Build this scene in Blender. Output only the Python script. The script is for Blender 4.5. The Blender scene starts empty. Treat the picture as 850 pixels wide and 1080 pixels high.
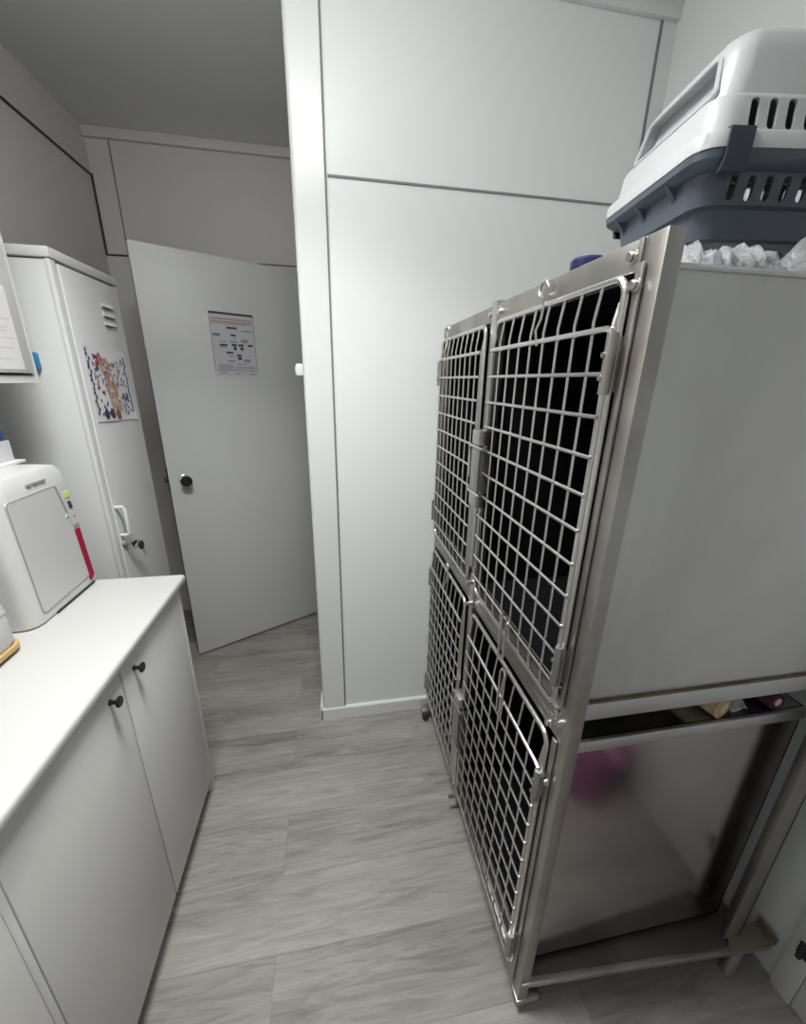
import bpy, bmesh, math, random
from mathutils import Vector, Matrix
random.seed(7)
PI = math.pi
SC = bpy.context.scene
COL = SC.collection

# ------------------------------------------------------------------ materials
def mat(name, col, rough=.5, metal=0., noise=0., nscale=6., bump=0., bscale=200., coat=0., spec=.5, stretch=(1, 1, 1), col2=None):
    m = bpy.data.materials.new(name); m.use_nodes = True
    nt = m.node_tree; b = nt.nodes['Principled BSDF']
    b.inputs['Base Color'].default_value = (*col, 1)
    b.inputs['Roughness'].default_value = rough
    b.inputs['Metallic'].default_value = metal
    b.inputs['Coat Weight'].default_value = coat
    b.inputs['Specular IOR Level'].default_value = spec
    tc = nt.nodes.new('ShaderNodeTexCoord'); mp = nt.nodes.new('ShaderNodeMapping')
    mp.inputs['Scale'].default_value = stretch
    nt.links.new(tc.outputs['Object'], mp.inputs['Vector'])
    if noise or col2:
        n = nt.nodes.new('ShaderNodeTexNoise'); n.inputs['Scale'].default_value = nscale; n.inputs['Detail'].default_value = 5
        nt.links.new(mp.outputs['Vector'], n.inputs['Vector'])
        r = nt.nodes.new('ShaderNodeValToRGB')
        c2 = col2 or tuple(c * (1 - noise) for c in col)
        r.color_ramp.elements[0].color = (*c2, 1); r.color_ramp.elements[0].position = .3
        r.color_ramp.elements[1].color = (*col, 1); r.color_ramp.elements[1].position = .7
        nt.links.new(n.outputs['Fac'], r.inputs['Fac']); nt.links.new(r.outputs['Color'], b.inputs['Base Color'])
    if bump:
        n = nt.nodes.new('ShaderNodeTexNoise'); n.inputs['Scale'].default_value = bscale; n.inputs['Detail'].default_value = 3
        nt.links.new(mp.outputs['Vector'], n.inputs['Vector'])
        bp = nt.nodes.new('ShaderNodeBump'); bp.inputs['Strength'].default_value = bump; bp.inputs['Distance'].default_value = .002
        nt.links.new(n.outputs['Fac'], bp.inputs['Height']); nt.links.new(bp.outputs['Normal'], b.inputs['Normal'])
    return m

def floor_mat():
    m = bpy.data.materials.new('grey_wood_planks'); m.use_nodes = True
    nt = m.node_tree; b = nt.nodes['Principled BSDF']; L = nt.links.new; N = nt.nodes.new
    tc = N('ShaderNodeTexCoord')
    br = N('ShaderNodeTexBrick'); br.offset = .37; br.offset_frequency = 2
    br.inputs['Scale'].default_value = 1; br.inputs['Brick Width'].default_value = 1.25; br.inputs['Row Height'].default_value = .185
    br.inputs['Mortar Size'].default_value = .0012; br.inputs['Mortar Smooth'].default_value = .3
    br.inputs['Color1'].default_value = (.25, .25, .25, 1); br.inputs['Color2'].default_value = (.75, .75, .75, 1); br.inputs['Mortar'].default_value = (0, 0, 0, 1)
    mp0 = N('ShaderNodeMapping'); mp0.inputs['Location'].default_value = (.21, .06, 0)
    L(tc.outputs['Object'], mp0.inputs['Vector']); L(mp0.outputs['Vector'], br.inputs['Vector'])
    # offset the grain per plank
    add = N('ShaderNodeVectorMath'); add.operation = 'MULTIPLY_ADD'
    add.inputs[1].default_value = (7, 3, 5); L(br.outputs['Color'], add.inputs[0]); L(tc.outputs['Object'], add.inputs[2])
    mp = N('ShaderNodeMapping'); mp.inputs['Scale'].default_value = (1.7, 17, 1); L(add.outputs['Vector'], mp.inputs['Vector'])
    n1 = N('ShaderNodeTexNoise'); n1.inputs['Scale'].default_value = 2.2; n1.inputs['Detail'].default_value = 9; n1.inputs['Roughness'].default_value = .68; n1.inputs['Distortion'].default_value = 1.7
    L(mp.outputs['Vector'], n1.inputs['Vector'])
    mp2 = N('ShaderNodeMapping'); mp2.inputs['Scale'].default_value = (.8, 4, 1); L(add.outputs['Vector'], mp2.inputs['Vector'])
    n2 = N('ShaderNodeTexNoise'); n2.inputs['Scale'].default_value = 2; n2.inputs['Detail'].default_value = 4; L(mp2.outputs['Vector'], n2.inputs['Vector'])
    mx = N('ShaderNodeMix'); mx.inputs[0].default_value = .4; L(n1.outputs['Fac'], mx.inputs[2]); L(n2.outputs['Fac'], mx.inputs[3])
    mx2 = N('ShaderNodeMix'); mx2.inputs[0].default_value = .13; L(mx.outputs[0], mx2.inputs[2]); L(br.outputs['Color'], mx2.inputs[3])
    r = N('ShaderNodeValToRGB')
    e = r.color_ramp.elements; e[0].position = .33; e[0].color = (.125, .113, .104, 1); e[1].position = .67; e[1].color = (.385, .363, .342, 1)
    k = e.new(.5); k.color = (.262, .245, .23, 1)
    L(mx2.outputs[0], r.inputs['Fac'])
    dk = N('ShaderNodeMix'); dk.data_type = 'RGBA'; dk.inputs[7].default_value = (.19, .178, .166, 1)
    fm = N('ShaderNodeMath'); fm.operation = 'MULTIPLY'; fm.inputs[1].default_value = .45; L(br.outputs['Fac'], fm.inputs[0]); L(fm.outputs[0], dk.inputs[0]); L(r.outputs['Color'], dk.inputs[6]); L(dk.outputs[2], b.inputs['Base Color'])
    b.inputs['Roughness'].default_value = .5
    bp = N('ShaderNodeBump'); bp.inputs['Strength'].default_value = .12; bp.inputs['Distance'].default_value = .002
    L(n1.outputs['Fac'], bp.inputs['Height']); L(bp.outputs['Normal'], b.inputs['Normal'])
    return m

def steel_mat(name, col, rough, blotch=.25, vary=.12, stretch=(1, 1, 1), nscale=4., tint=(.42, .36, .3), stain=.0, metal=1.0):
    m = bpy.data.materials.new(name); m.use_nodes = True
    nt = m.node_tree; b = nt.nodes['Principled BSDF']; L = nt.links.new; N = nt.nodes.new
    b.inputs['Metallic'].default_value = metal
    tc = N('ShaderNodeTexCoord'); mp = N('ShaderNodeMapping'); mp.inputs['Scale'].default_value = stretch
    L(tc.outputs['Object'], mp.inputs['Vector'])
    n = N('ShaderNodeTexNoise'); n.inputs['Scale'].default_value = nscale; n.inputs['Detail'].default_value = 6; n.inputs['Roughness'].default_value = .6; n.inputs['Distortion'].default_value = .6
    L(mp.outputs['Vector'], n.inputs['Vector'])
    r = N('ShaderNodeValToRGB'); e = r.color_ramp.elements
    e[0].position = .3; e[0].color = (*[c * (1 - blotch) for c in col], 1); e[1].position = .68; e[1].color = (*col, 1)
    L(n.outputs['Fac'], r.inputs['Fac'])
    out = r.outputs['Color']
    if stain:
        n3 = N('ShaderNodeTexNoise'); n3.inputs['Scale'].default_value = 9; n3.inputs['Detail'].default_value = 7; L(tc.outputs['Object'], n3.inputs['Vector'])
        r3 = N('ShaderNodeValToRGB'); r3.color_ramp.elements[0].position = .52; r3.color_ramp.elements[1].position = .78
        r3.color_ramp.elements[1].color = (stain, stain, stain, 1); L(n3.outputs['Fac'], r3.inputs['Fac'])
        mx = N('ShaderNodeMix'); mx.data_type = 'RGBA'; mx.inputs[7].default_value = (*tint, 1)
        L(r3.outputs['Color'], mx.inputs[0]); L(out, mx.inputs[6]); out = mx.outputs[2]
    L(out, b.inputs['Base Color'])
    mr = N('ShaderNodeMapRange'); mr.inputs['To Min'].default_value = rough - vary; mr.inputs['To Max'].default_value = rough + vary
    L(n.outputs['Fac'], mr.inputs['Value']); L(mr.outputs['Result'], b.inputs['Roughness'])
    return m

def plastic_film():
    m = bpy.data.materials.new('clear_plastic_film'); m.use_nodes = True
    nt = m.node_tree; L = nt.links.new; N = nt.nodes.new
    out = nt.nodes['Material Output']; b = nt.nodes['Principled BSDF']
    b.inputs['Base Color'].default_value = (.5, .51, .53, 1); b.inputs['Roughness'].default_value = .10
    n = N('ShaderNodeTexNoise'); n.inputs['Scale'].default_value = 38; n.inputs['Detail'].default_value = 3; n.inputs['Distortion'].default_value = 1.5
    tc = N('ShaderNodeTexCoord'); L(tc.outputs['Object'], n.inputs['Vector'])
    bp = N('ShaderNodeBump'); bp.inputs['Strength'].default_value = .9; bp.inputs['Distance'].default_value = .012; L(n.outputs['Fac'], bp.inputs['Height']); L(bp.outputs['Normal'], b.inputs['Normal'])
    tr = N('ShaderNodeBsdfTransparent'); tr.inputs['Color'].default_value = (.93, .94, .96, 1)
    mx = N('ShaderNodeMixShader'); mx.inputs[0].default_value = .5
    L(tr.outputs[0], mx.inputs[1]); L(b.outputs[0], mx.inputs[2]); L(mx.outputs[0], out.inputs['Surface'])
    return m

M = {}
M['wall'] = mat('white_wall_panel', (.755, .785, .785), .42, noise=.03, nscale=1.5)
M['wall_back'] = mat('grey_white_wall_paint', (.72, .705, .68), .55, noise=.04, nscale=2)
M['ceiling'] = mat('ceiling_paint', (.84, .84, .825), .7, noise=.04, nscale=2.5)
M['trim'] = mat('white_gloss_trim', (.70, .72, .72), .3, noise=.02, nscale=4)
M['seam'] = mat('grey_panel_seam', (.20, .205, .22), .6)
M['dark_seam'] = mat('dark_seam', (.055, .055, .058), .6)
M['door_paint'] = mat('door_white_paint', (.66, .675, .68), .42, noise=.03, nscale=2)
M['white'] = mat('white_laminate', (.68, .68, .665), .38, noise=.02, nscale=3)
M['cab_side'] = mat('white_board', (.70, .70, .685), .42, noise=.02)
M['top'] = mat('white_worktop', (.52, .525, .515), .3, noise=.02, nscale=3)
M['locker'] = mat('light_grey_enamel', (.66, .67, .665), .32, noise=.03, nscale=3)
M['dark_slot'] = mat('dark_gap', (.03, .03, .032), .7)
M['black'] = mat('black_plastic', (.012, .012, .013), .32)
M['steel'] = steel_mat('brushed_steel', (.56, .55, .53), .36, .2, .08, stain=.25)
M['rod'] = steel_mat('steel_wire', (.66, .65, .63), .30, .12, .06)
M['panel_steel'] = steel_mat('dull_steel_sheet', (.64, .64, .64), .48, .2, .07, stretch=(1, 1, .35), nscale=4, stain=.12)
M['lower_steel'] = steel_mat('dull_lower_steel', (.52, .50, .495), .15, .18, .05, stretch=(1, 1, .6), nscale=4, stain=.2)
M['frame_steel'] = steel_mat('stained_frame_steel', (.46, .445, .425), .42, .28, .1, stain=.7, tint=(.27, .23, .185))
M['cage_inside'] = mat('near_black_interior', (.009, .009, .011), .7, noise=.3, nscale=5, spec=.1)  # near-black base colour for the compartments' inner faces
M['rust'] = mat('brown_sealant', (.16, .11, .065), .7, noise=.5, nscale=30)
M['machine'] = mat('white_machine_plastic', (.58, .585, .575), .36)
M['machine_panel'] = mat('pale_grey_machine_panel', (.55, .555, .55), .4)
M['red'] = mat('crimson_plastic', (.36, .012, .045), .25)
M['green'] = mat('yellow_green_sticker', (.55, .78, .2), .5)
M['grey_print'] = mat('grey_print', (.30, .30, .31), .6)
M['silver'] = mat('silver_button', (.85, .85, .85), .2, metal=.6)
M['paper'] = mat('white_paper', (.74, .74, .76), .7)
M['paper_grey'] = mat('printed_paper', (.60, .60, .63), .6)
M['blue'] = mat('blue_plastic', (.02, .19, .38), .35)
M['navy'] = mat('navy_plastic', (.015, .02, .085), .35)
M['deep_blue'] = mat('blue_card', (.05, .10, .33), .6)
M['tan'] = mat('tan_tray', (.52, .36, .14), .5)
M['carrier_top'] = mat('pale_grey_plastic', (.47, .485, .50), .33, bump=.12, bscale=400)
M['carrier_base'] = mat('slate_blue_plastic', (.072, .088, .115), .36, bump=.12, bscale=400)
M['clip'] = mat('dark_slate_clip', (.035, .045, .065), .4)
M['film'] = plastic_film()
M['beige_roll'] = mat('beige_bandage', (.56, .45, .28), .85, noise=.2, nscale=60)
M['purple_roll'] = mat('purple_bandage', (.10, .012, .07), .8, noise=.2, nscale=60)
M['core'] = mat('cardboard_core', (.62, .5, .36), .85)
M['rubber'] = mat('black_rubber', (.02, .02, .02), .6)
M['pink'] = mat('pink_plastic', (.32, .10, .22), .5)
M['tray'] = steel_mat('shaded_stained_tray', (.20, .19, .18), .5, .3, .1, stain=.5, tint=(.12, .10, .08))  # shade on the base put into a darker steel colour, under brown stains
M['gusset'] = steel_mat('stained_plate', (.42, .38, .30), .45, .3, .1, stain=.6, tint=(.3, .22, .12))
M['floor'] = floor_mat()
M['lamp_body'] = mat('lamp_white', (.8, .8, .8), .4)
em = bpy.data.materials.new('lamp_diffuser'); em.use_nodes = True
eb = em.node_tree.nodes['Principled BSDF']; eb.inputs['Base Color'].default_value = (.9, .9, .9, 1)
eb.inputs['Emission Color'].default_value = (1, .995, .97, 1); eb.inputs['Emission Strength'].default_value = 14.5
M['lamp'] = em

# ------------------------------------------------------------------ mesh builder
class MB:
    def __init__(s): s.bm = bmesh.new(); s.mats = []; s.mi = 0
    def use(s, m):
        if m not in s.mats: s.mats.append(m)
        s.mi = s.mats.index(m); return s
    def _mark(s, faces):
        for f in faces: f.material_index = s.mi
    def box(s, x0, x1, y0, y1, z0, z1, bev=0., seg=2):
        n0 = set(s.bm.faces)
        r = bmesh.ops.create_cube(s.bm, size=1)
        for v in r['verts']:
            v.co = Vector(((x0 + x1) / 2 + v.co.x * (x1 - x0), (y0 + y1) / 2 + v.co.y * (y1 - y0), (z0 + z1) / 2 + v.co.z * (z1 - z0)))
        if bev:
            ed = list({e for v in r['verts'] for e in v.link_edges})
            bmesh.ops.bevel(s.bm, geom=ed, offset=bev, segments=seg, profile=.5, affect='EDGES', clamp_overlap=True)
        s._mark(f for f in s.bm.faces if f not in n0); return s
    def ring_loft(s, rings, cap=(True, True), closed=False):
        vs = [[s.bm.verts.new(p) for p in r] for r in rings]; n = len(rings[0]); fs = []
        pairs = list(zip(vs[:-1], vs[1:])) + ([(vs[-1], vs[0])] if closed else [])
        for a, b in pairs:
            for i in range(n):
                j = (i + 1) % n
                fs.append(s.bm.faces.new((a[i], a[j], b[j], b[i])))
        if not closed:
            if cap[0]: fs.append(s.bm.faces.new(list(reversed(vs[0]))))
            if cap[1]: fs.append(s.bm.faces.new(vs[-1]))
        s._mark(fs); return s
    def tube(s, pts, r, seg=8, closed=False, rad=None):
        pts = [Vector(p) for p in pts]; n = len(pts)
        if n < 2: return s
        rings = []; prev = None
        for i, p in enumerate(pts):
            if closed: t = (pts[(i + 1) % n] - pts[i - 1])
            else: t = pts[min(i + 1, n - 1)] - pts[max(i - 1, 0)]
            t.normalize()
            if prev is None:
                a = Vector((0, 0, 1)) if abs(t.z) < .9 else Vector((1, 0, 0))
                u = t.cross(a).normalized()
            else:
                u = prev - t * prev.dot(t); u.normalize()
            prev = u; w = t.cross(u)
            rr = rad[i] if rad else r
            rings.append([p + rr * (math.cos(2 * PI * k / seg) * u + math.sin(2 * PI * k / seg) * w) for k in range(seg)])
        return s.ring_loft(rings, closed=closed)
    def lathe(s, origin, axis, prof, seg=20):
        o = Vector(origin); ax = Vector(axis).normalized()
        a = Vector((0, 0, 1)) if abs(ax.z) < .9 else Vector((1, 0, 0))
        u = ax.cross(a).normalized(); w = ax.cross(u)
        return s.ring_loft([[o + ax * h + max(r, 1e-4) * (math.cos(2 * PI * k / seg) * u + math.sin(2 * PI * k / seg) * w) for k in range(seg)] for r, h in prof])
    def cyl(s, p0, p1, r, seg=12):
        d = Vector(p1) - Vector(p0); return s.lathe(p0, d, [(r, 0), (r, d.length)], seg)
    def prism(s, poly, axis, a0, a1, bev=0.):
        n0 = set(s.bm.faces)
        def P(q, h): return {'x': (h, q[0], q[1]), 'y': (q[0], h, q[1]), 'z': (q[0], q[1], h)}[axis]
        A = [s.bm.verts.new(P(q, a0)) for q in poly]; B = [s.bm.verts.new(P(q, a1)) for q in poly]; n = len(poly)
        for i in range(n): s.bm.faces.new((A[i], A[(i + 1) % n], B[(i + 1) % n], B[i]))
        s.bm.faces.new(list(reversed(A))); s.bm.faces.new(B)
        nf = [f for f in s.bm.faces if f not in n0]
        if bev:
            bmesh.ops.bevel(s.bm, geom=list({e for f in nf for e in f.edges}), offset=bev, segments=2, profile=.5, affect='EDGES')
        s._mark(f for f in s.bm.faces if f not in n0); return s
    def shift(s, v):
        for q in s.bm.verts: q.co -= Vector(v)
        return s
    def build(s, name, m=None, parent=None, origin=None, ang=35):
        if origin is not None: s.shift(origin)
        bmesh.ops.recalc_face_normals(s.bm, faces=s.bm.faces)
        me = bpy.data.meshes.new(name); s.bm.to_mesh(me); s.bm.free()
        for k in (s.mats or [m]): me.materials.append(M[k] if isinstance(k, str) else k)
        me.shade_smooth(); me.set_sharp_from_angle(angle=math.radians(ang))
        o = bpy.data.objects.new(name, me); COL.objects.link(o)
        if parent: o.parent = parent
        return o

def tag(o, label=None, cat=None, group=None, kind=None):
    if label: o['label'] = label
    if cat: o['category'] = cat
    if group: o['group'] = group
    if kind: o['kind'] = kind
    return o
def thing(name, loc, label, cat, rz=0., group=None):
    o = bpy.data.objects.new(name, None); COL.objects.link(o)
    o.location = loc; o.rotation_euler = (0, 0, rz); o.empty_display_size = .1
    return tag(o, label, cat, group)
def struct(o): o['kind'] = 'structure'; return o
def rrect(x0, x1, y0, y1, r, z, n=5):
    pts = []
    for cx, cy, a in ((x1 - r, y1 - r, 0), (x0 + r, y1 - r, PI / 2), (x0 + r, y0 + r, PI), (x1 - r, y0 + r, 1.5 * PI)):
        for k in range(n + 1):
            t = a + PI / 2 * k / n; pts.append((cx + r * math.cos(t), cy + r * math.sin(t), z))
    return pts
def rpath(y0, y1, z0, z1, r, x, n=4):       # rounded rectangle in the plane x = const
    return [(x, p[0], p[1]) for p in rrect(y0, y1, z0, z1, r, 0, n)]

def boolean(o, cutter):
    md = o.modifiers.new('b', 'BOOLEAN'); md.object = cutter; md.operation = 'DIFFERENCE'; md.solver = 'EXACT'
    dg = bpy.context.evaluated_depsgraph_get(); dg.update()
    me = bpy.data.meshes.new_from_object(o.evaluated_get(dg)); o.modifiers.clear(); o.data = me
    me.shade_smooth(); me.set_sharp_from_angle(angle=math.radians(35))
    bpy.data.objects.remove(cutter)

# ------------------------------------------------------------------ room dimensions (metres)
XL, XR, YB, YP, XP, YN, ZC = -1.104, 1.101, 2.534, 1.471, -.091, -.75, 2.607
PT = .10                                      # partition thickness
struct(MB().box(XL - .1, XR + .1, YN - .1, YB + .9, -.06, 0).build('floor', 'floor'))
struct(MB().box(XL - .1, XR + .1, YN - .1, YB + .9, ZC, ZC + .06).build('ceiling', 'ceiling'))
struct(MB().box(XL - .1, XL, YN - .1, YB + .9, 0, ZC).build('wall_left', 'wall_back'))
struct(MB().box(XR, XR + .1, YN - .1, YB + .9, 0, ZC).build('wall_right', 'wall'))
struct(MB().box(XL, XR, YN - .1, YN, 0, ZC).build('unseen_wall_near', 'wall'))  # unseen wall, set close behind the camera to bounce fill light
# back wall with the doorway behind the open leaf
DL, DR, DH = -.985, .02, 2.05
b = MB().box(XL, DL, YB, YB + .1, 0, ZC).box(DR, XR, YB, YB + .1, 0, ZC).box(DL, DR, YB, YB + .1, DH, ZC)
struct(b.build('wall_back', 'wall_back'))
struct(MB().box(XL, XR, YB + .8, YB + .9, 0, ZC).build('wall_beyond', 'wall_back'))
# partition the cage stands against
struct(MB().box(XP + .014, XR, YP, YP + PT, 0, ZC).build('wall_partition', 'wall'))
b = MB()
pts = []
for k in range(9):                            # rounded corner strip on the partition's free end
    t = PI + PI / 2 * k / 8
    pts.append((XP + .012 + .016 * math.cos(t), YP + .008 + .016 * math.sin(t)))
poly = [(XP + .094, YP - .008)] + [(XP + .094, YP + .0)] + [(XP + .014, YP), (XP + .014, YP + PT), (XP - .004, YP + PT)] + pts
b.prism(poly, 'z', .0, ZC)
struct(b.build('trim_1', 'trim', ang=25))
# thin seams between the wall boards
b = MB(); S = .0035
b.box(XP + .094, XP + .094 + .006, YP - .004, YP, .06, 2.53)
struct(b.build('trim_2', 'seam'))
struct(MB().box(.012, 1.045, YP - .0035, YP, 2.086, 2.092).build('trim_3', 'seam'))
struct(MB().box(1.045, 1.052, YP - .005, YP, .062, 2.585).build('trim_4', 'seam'))
struct(MB().box(1.053, 1.10, YP - .004, YP, .062, 2.585).build('trim_5', 'trim'))
struct(MB().box(XP + .095, XR, YP - .018, YP, 2.57, ZC, .002).build('trim_6', 'trim'))
# baseboards
b = MB().prism([(YP - .013, 0), (YP - .013, .057), (YP - .008, .063), (YP, .063), (YP, 0)], 'x', XP - .012, XR - .0)
struct(b.build('baseboard_partition', 'trim'))
struct(MB().box(XP - .016, XP - .004, YP - .013, YP + PT, 0, .063, .003).build('baseboard_partition_end', 'trim'))
# back wall trims
struct(MB().box(XL, XR, YB - .02, YB, 2.565, ZC, .003).build('trim_7', 'wall_back'))
struct(MB().box(-1.004, -.999, YB - .003, YB, 2.087, 2.565).build('trim_8', 'seam'))
b = MB().box(XL, XL + .005, YN, YB, 2.414, 2.424)
struct(b.build('trim_9', 'dark_seam'))
b = MB().box(XL, XL + .008, YB - .008, YB, 2.083, 2.424).box(XL, DL - .02, YB - .004, YB, 2.083, 2.091).box(DL - .02, .06, YB - .004, YB, 2.086, 2.0905)
struct(b.build('trim_10', 'dark_seam'))
# frame around the doorway
b = MB().box(DL - .035, DL, YB - .006, YB + .1, 0, DH + .03).box(DR, DR + .035, YB - .012, YB + .1, 0, DH + .03).box(DL, DR, YB - .006, YB + .1, DH, DH + .03)
struct(b.build('trim_11', 'wall_back'))

# door in the right wall, near the cage
b = MB().box(XR - .012, XR, .37, .418, 0, 2.06, .003).box(XR - .012, XR, -.49, -.45, 0, 2.06, .003).box(XR - .012, XR, -.45, .37, 2.02, 2.06, .003)
struct(b.build('trim_12', 'trim'))
d2 = struct(MB().box(XR - .009, XR, -.445, .3695, .006, 2.015, .002).build('door_2', 'door_paint'))
b = MB().use('dark_slot').cyl((XR - .018, .392, .165), (XR - .018, .392, .215), .006).box(XR - .014, XR - .009, .380, .402, .168, .212, .001)
struct(b.build('door_hinge', None, d2))

# ------------------------------------------------------------------ open door leaf (own frame: x along the leaf, y away from us)
dt = thing('hinged_door', (-.795, 2.018, 0), 'white flush door standing ajar at the back of the passage, notice taped to it', 'door', math.atan2(.471, .882))
MB().box(0, .93, 0, .04, .012, 2.028, .002).build('door_leaf', 'door_paint', dt)
b = MB().use('silver').lathe((.068, 0, 1.02), (0, -1, 0), [(.027, 0), (.027, .004), (.024, .006), (.012, .007)])
b.use('black').lathe((.068, 0, 1.02), (0, -1, 0), [(.012, .006), (.012, .024), (.021, .030), (.026, .040), (.026, .050), (.021, .056), (.006, .058)])
b.build('door_knob', None, dt)
b = MB().use('dark_slot').box(-.002, 0, .008, .032, .96, 1.08).box(-.016, 0, .013, .027, 1.01, 1.035, .002)
b.build('latch_bolt', None, dt)

# notice on the door (same frame)
nt_ = thing('paper_notice', dt.matrix_world @ Vector((0, 0, 0)), 'white flow-chart notice with dark header taped to the open door', 'notice')
nt_.location = (-.795, 2.018, 0); nt_.rotation_euler = (0, 0, math.atan2(.471, .882))
x0, x1, z0, z1 = .274, .478, 1.508, 1.797
MB().box(x0, x1, -.0015, -.0003, z0, z1).build('sheet', 'paper_grey', nt_)
b = MB(); W_ = x1 - x0; H_ = z1 - z0
mk_dark = mat('dark_ink', (.05, .055, .075), .6); mk_rose = mat('rose_tint', (.44, .34, .345), .6); mk_grey = mat('grey_ink', (.30, .32, .35), .6)
mk_red = mat('thin_red_ink', (.30, .17, .17), .6); mk_bl = mat('blue_ink', (.16, .19, .33), .6); mk_pale = mat('pale_blue_ink', (.40, .43, .53), .6); mk_green = mat('green_grey_ink', (.25, .33, .26), .6)
def blk(u0, u1, v0, v1, m): b.use(m).box(x0 + u0 * W_, x0 + u1 * W_, -.0019, -.0014, z1 - v1 * H_, z1 - v0 * H_)
blk(0, 1, 0, .035, mk_dark)
for a in ((0, .012, .03, .9), (.988, 1, .03, .9), (0, 1, .893, .903)): blk(*a, mk_red)
blk(.04, .96, .085, .115, mk_rose); blk(.04, .96, .13, .165, mk_rose); blk(.04, .8, .175, .185, mk_rose)
blk(.36, .6, .215, .245, mk_dark); blk(.3, .66, .26, .268, mk_pale); blk(.70, .95, .255, .275, mk_green)
blk(.04, .20, .325, .365, mk_bl); blk(.44, .56, .325, .355, mk_dark); blk(.485, .53, .37, .40, mk_grey)
blk(.18, .33, .435, .45, mk_green); blk(.40, .58, .43, .455, mk_grey); blk(.67, .83, .40, .45, mk_grey)
blk(.17, .34, .485, .52, mk_dark); blk(.44, .56, .475, .51, mk_dark); blk(.475, .55, .52, .57, mk_dark)
blk(.60, .72, .475, .51, mk_dark); blk(.635, .71, .52, .57, mk_dark); blk(.82, .94, .475, .505, mk_dark)
blk(.19, .33, .53, .55, mk_pale); blk(.30, .46, .60, .63, mk_dark); blk(.34, .45, .66, .68, mk_grey)
blk(.53, .65, .64, .67, mk_dark); blk(.555, .65, .68, .725, mk_dark); blk(.33, .48, .735, .765, mk_grey)
blk(.69, .85, .71, .76, mk_grey); blk(.5, .75, .785, .80, mk_grey)
blk(.09, .43, .80, .885, mk_pale); blk(.48, .95, .83, .875, mk_pale)
blk(.1, .28, .93, .95, mk_grey); blk(.46, .6, .945, .96, mk_grey); blk(.80, .93, .945, .965, mk_grey)
b.build('print', None, nt_)

# switch box on the partition's free end
t = thing('wall_switch', (XP - .004, 1.535, 1.53), 'small white switch box on the free end of the partition wall', 'switch')
o = t.location
MB().box(XP - .030, XP - .004, 1.512, 1.562, 1.513, 1.553, .003).build('switch_box', 'trim', t, o)
MB().box(XP - .034, XP - .0295, 1.522, 1.552, 1.521, 1.545, .001).build('rocker', 'trim', t, o)

# ------------------------------------------------------------------ locker
LY0, LY1, LX, LZ = 1.374, 1.729, -.743, 1.83
t = thing('metal_locker', (-.92, 1.55, 0), 'tall pale grey metal locker behind the worktop, colourful sheet on its door', 'locker'); o = t.location
b = MB().box(XL + .004, LX - .012, LY0 + .002, LY1 - .002, .02, LZ - .03, .003)
b.box(LX - .014, LX, LY0, LY0 + .026, .02, LZ - .028, .002).box(LX - .014, LX, LY1 - .012, LY1, .02, LZ - .028, .002)
b.box(LX - .014, LX, LY0, LY1, .02, .09, .002)
for yy in (LY0 + .03, LY1 - .03):
    for xx in (XL + .04, LX - .04): b.cyl((xx, yy, 0), (xx, yy, .022), .018)
b.build('locker_body', 'locker', t, o)
MB().box(XL + .004, LX + .004, LY0 - .004, LY1 + .004, LZ - .027, LZ, .004).build('top_cap', 'locker', t, o)
dz0, dz1 = .095, LZ - .034
dr = MB().box(LX - .012, LX + .003, LY0 + .031, LY1 - .014, dz0, dz1, .003).build('locker_door', 'locker', t, o)
for k, zz in enumerate((1.722, 1.694, 1.666)):
    lv = MB().use('locker')
    lv.prism([(LX + .002, zz + .012), (LX + .010, zz - .004), (LX + .002, zz - .004)], 'y', 1.592, 1.664)
    lv.use('dark_slot').box(LX + .0028, LX + .0095, 1.594, 1.662, zz - .0052, zz - .0040)
    lv.build('vent_louvre', None, dr, o)
hb = MB().tube([(LX + .003, 1.412, 1.078), (LX + .026, 1.414, 1.078), (LX + .03, 1.414, 1.07), (LX + .03, 1.414, .985), (LX + .026, 1.414, .977), (LX + .003, 1.412, .977)], .006, 8)
hb.build('handle', 'trim', dr, o)
MB().lathe((LX + .003, 1.415, .945), (1, 0, 0), [(.010, 0), (.010, .008), (.008, .010), (.0, .010)], 16).build('lock', 'grey_print', dr, o)
# keys left in the lock
kt = thing('key_bunch', (LX + .04, 1.44, .93), 'small keys with black heads hanging from the locker lock', 'keys'); o = kt.location
b = MB().use('rod').box(LX + .008, LX + .036, 1.4137, 1.4163, .941, .949)
b.build('lock_key', None, kt, o)
b = MB().tube([(LX + .040 + .004 * math.sin(a), 1.425 + .018 * math.cos(a), .936 + .012 * math.sin(a)) for a in [2 * PI * k / 14 for k in range(14)]], .0014, 6, closed=True)
b.build('key_ring', 'black', kt, o)
b = MB().lathe((LX + .0415, 1.452, .921), (1, 0, 0), [(.004, -.003), (.015, -.003), (.017, 0), (.015, .003), (.004, .003)], 18)
b.box(LX + .036, LX + .040, 1.402, 1.432, .938, .951, .0015)
b.build('key_head', 'black', kt, o)
b = MB().prism([(1.455, .912), (1.462, .908), (1.476, .874), (1.472, .870), (1.466, .872), (1.464, .882), (1.460, .884)], 'x', LX + .0405, LX + .0425)
b.build('key_blade', 'rod', kt, o)
# blue magnet on the locker's side
b = MB().box(-.850, -.826, LY0 - .016, LY0 + .002, 1.513, 1.562, .006).box(-.845, -.831, LY0 - .026, LY0 - .014, 1.513, 1.532, .004)
tag(b.build('magnet_hook', 'blue'), 'small blue magnetic hook on the locker side next to the wall cabinet', 'hook')
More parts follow.
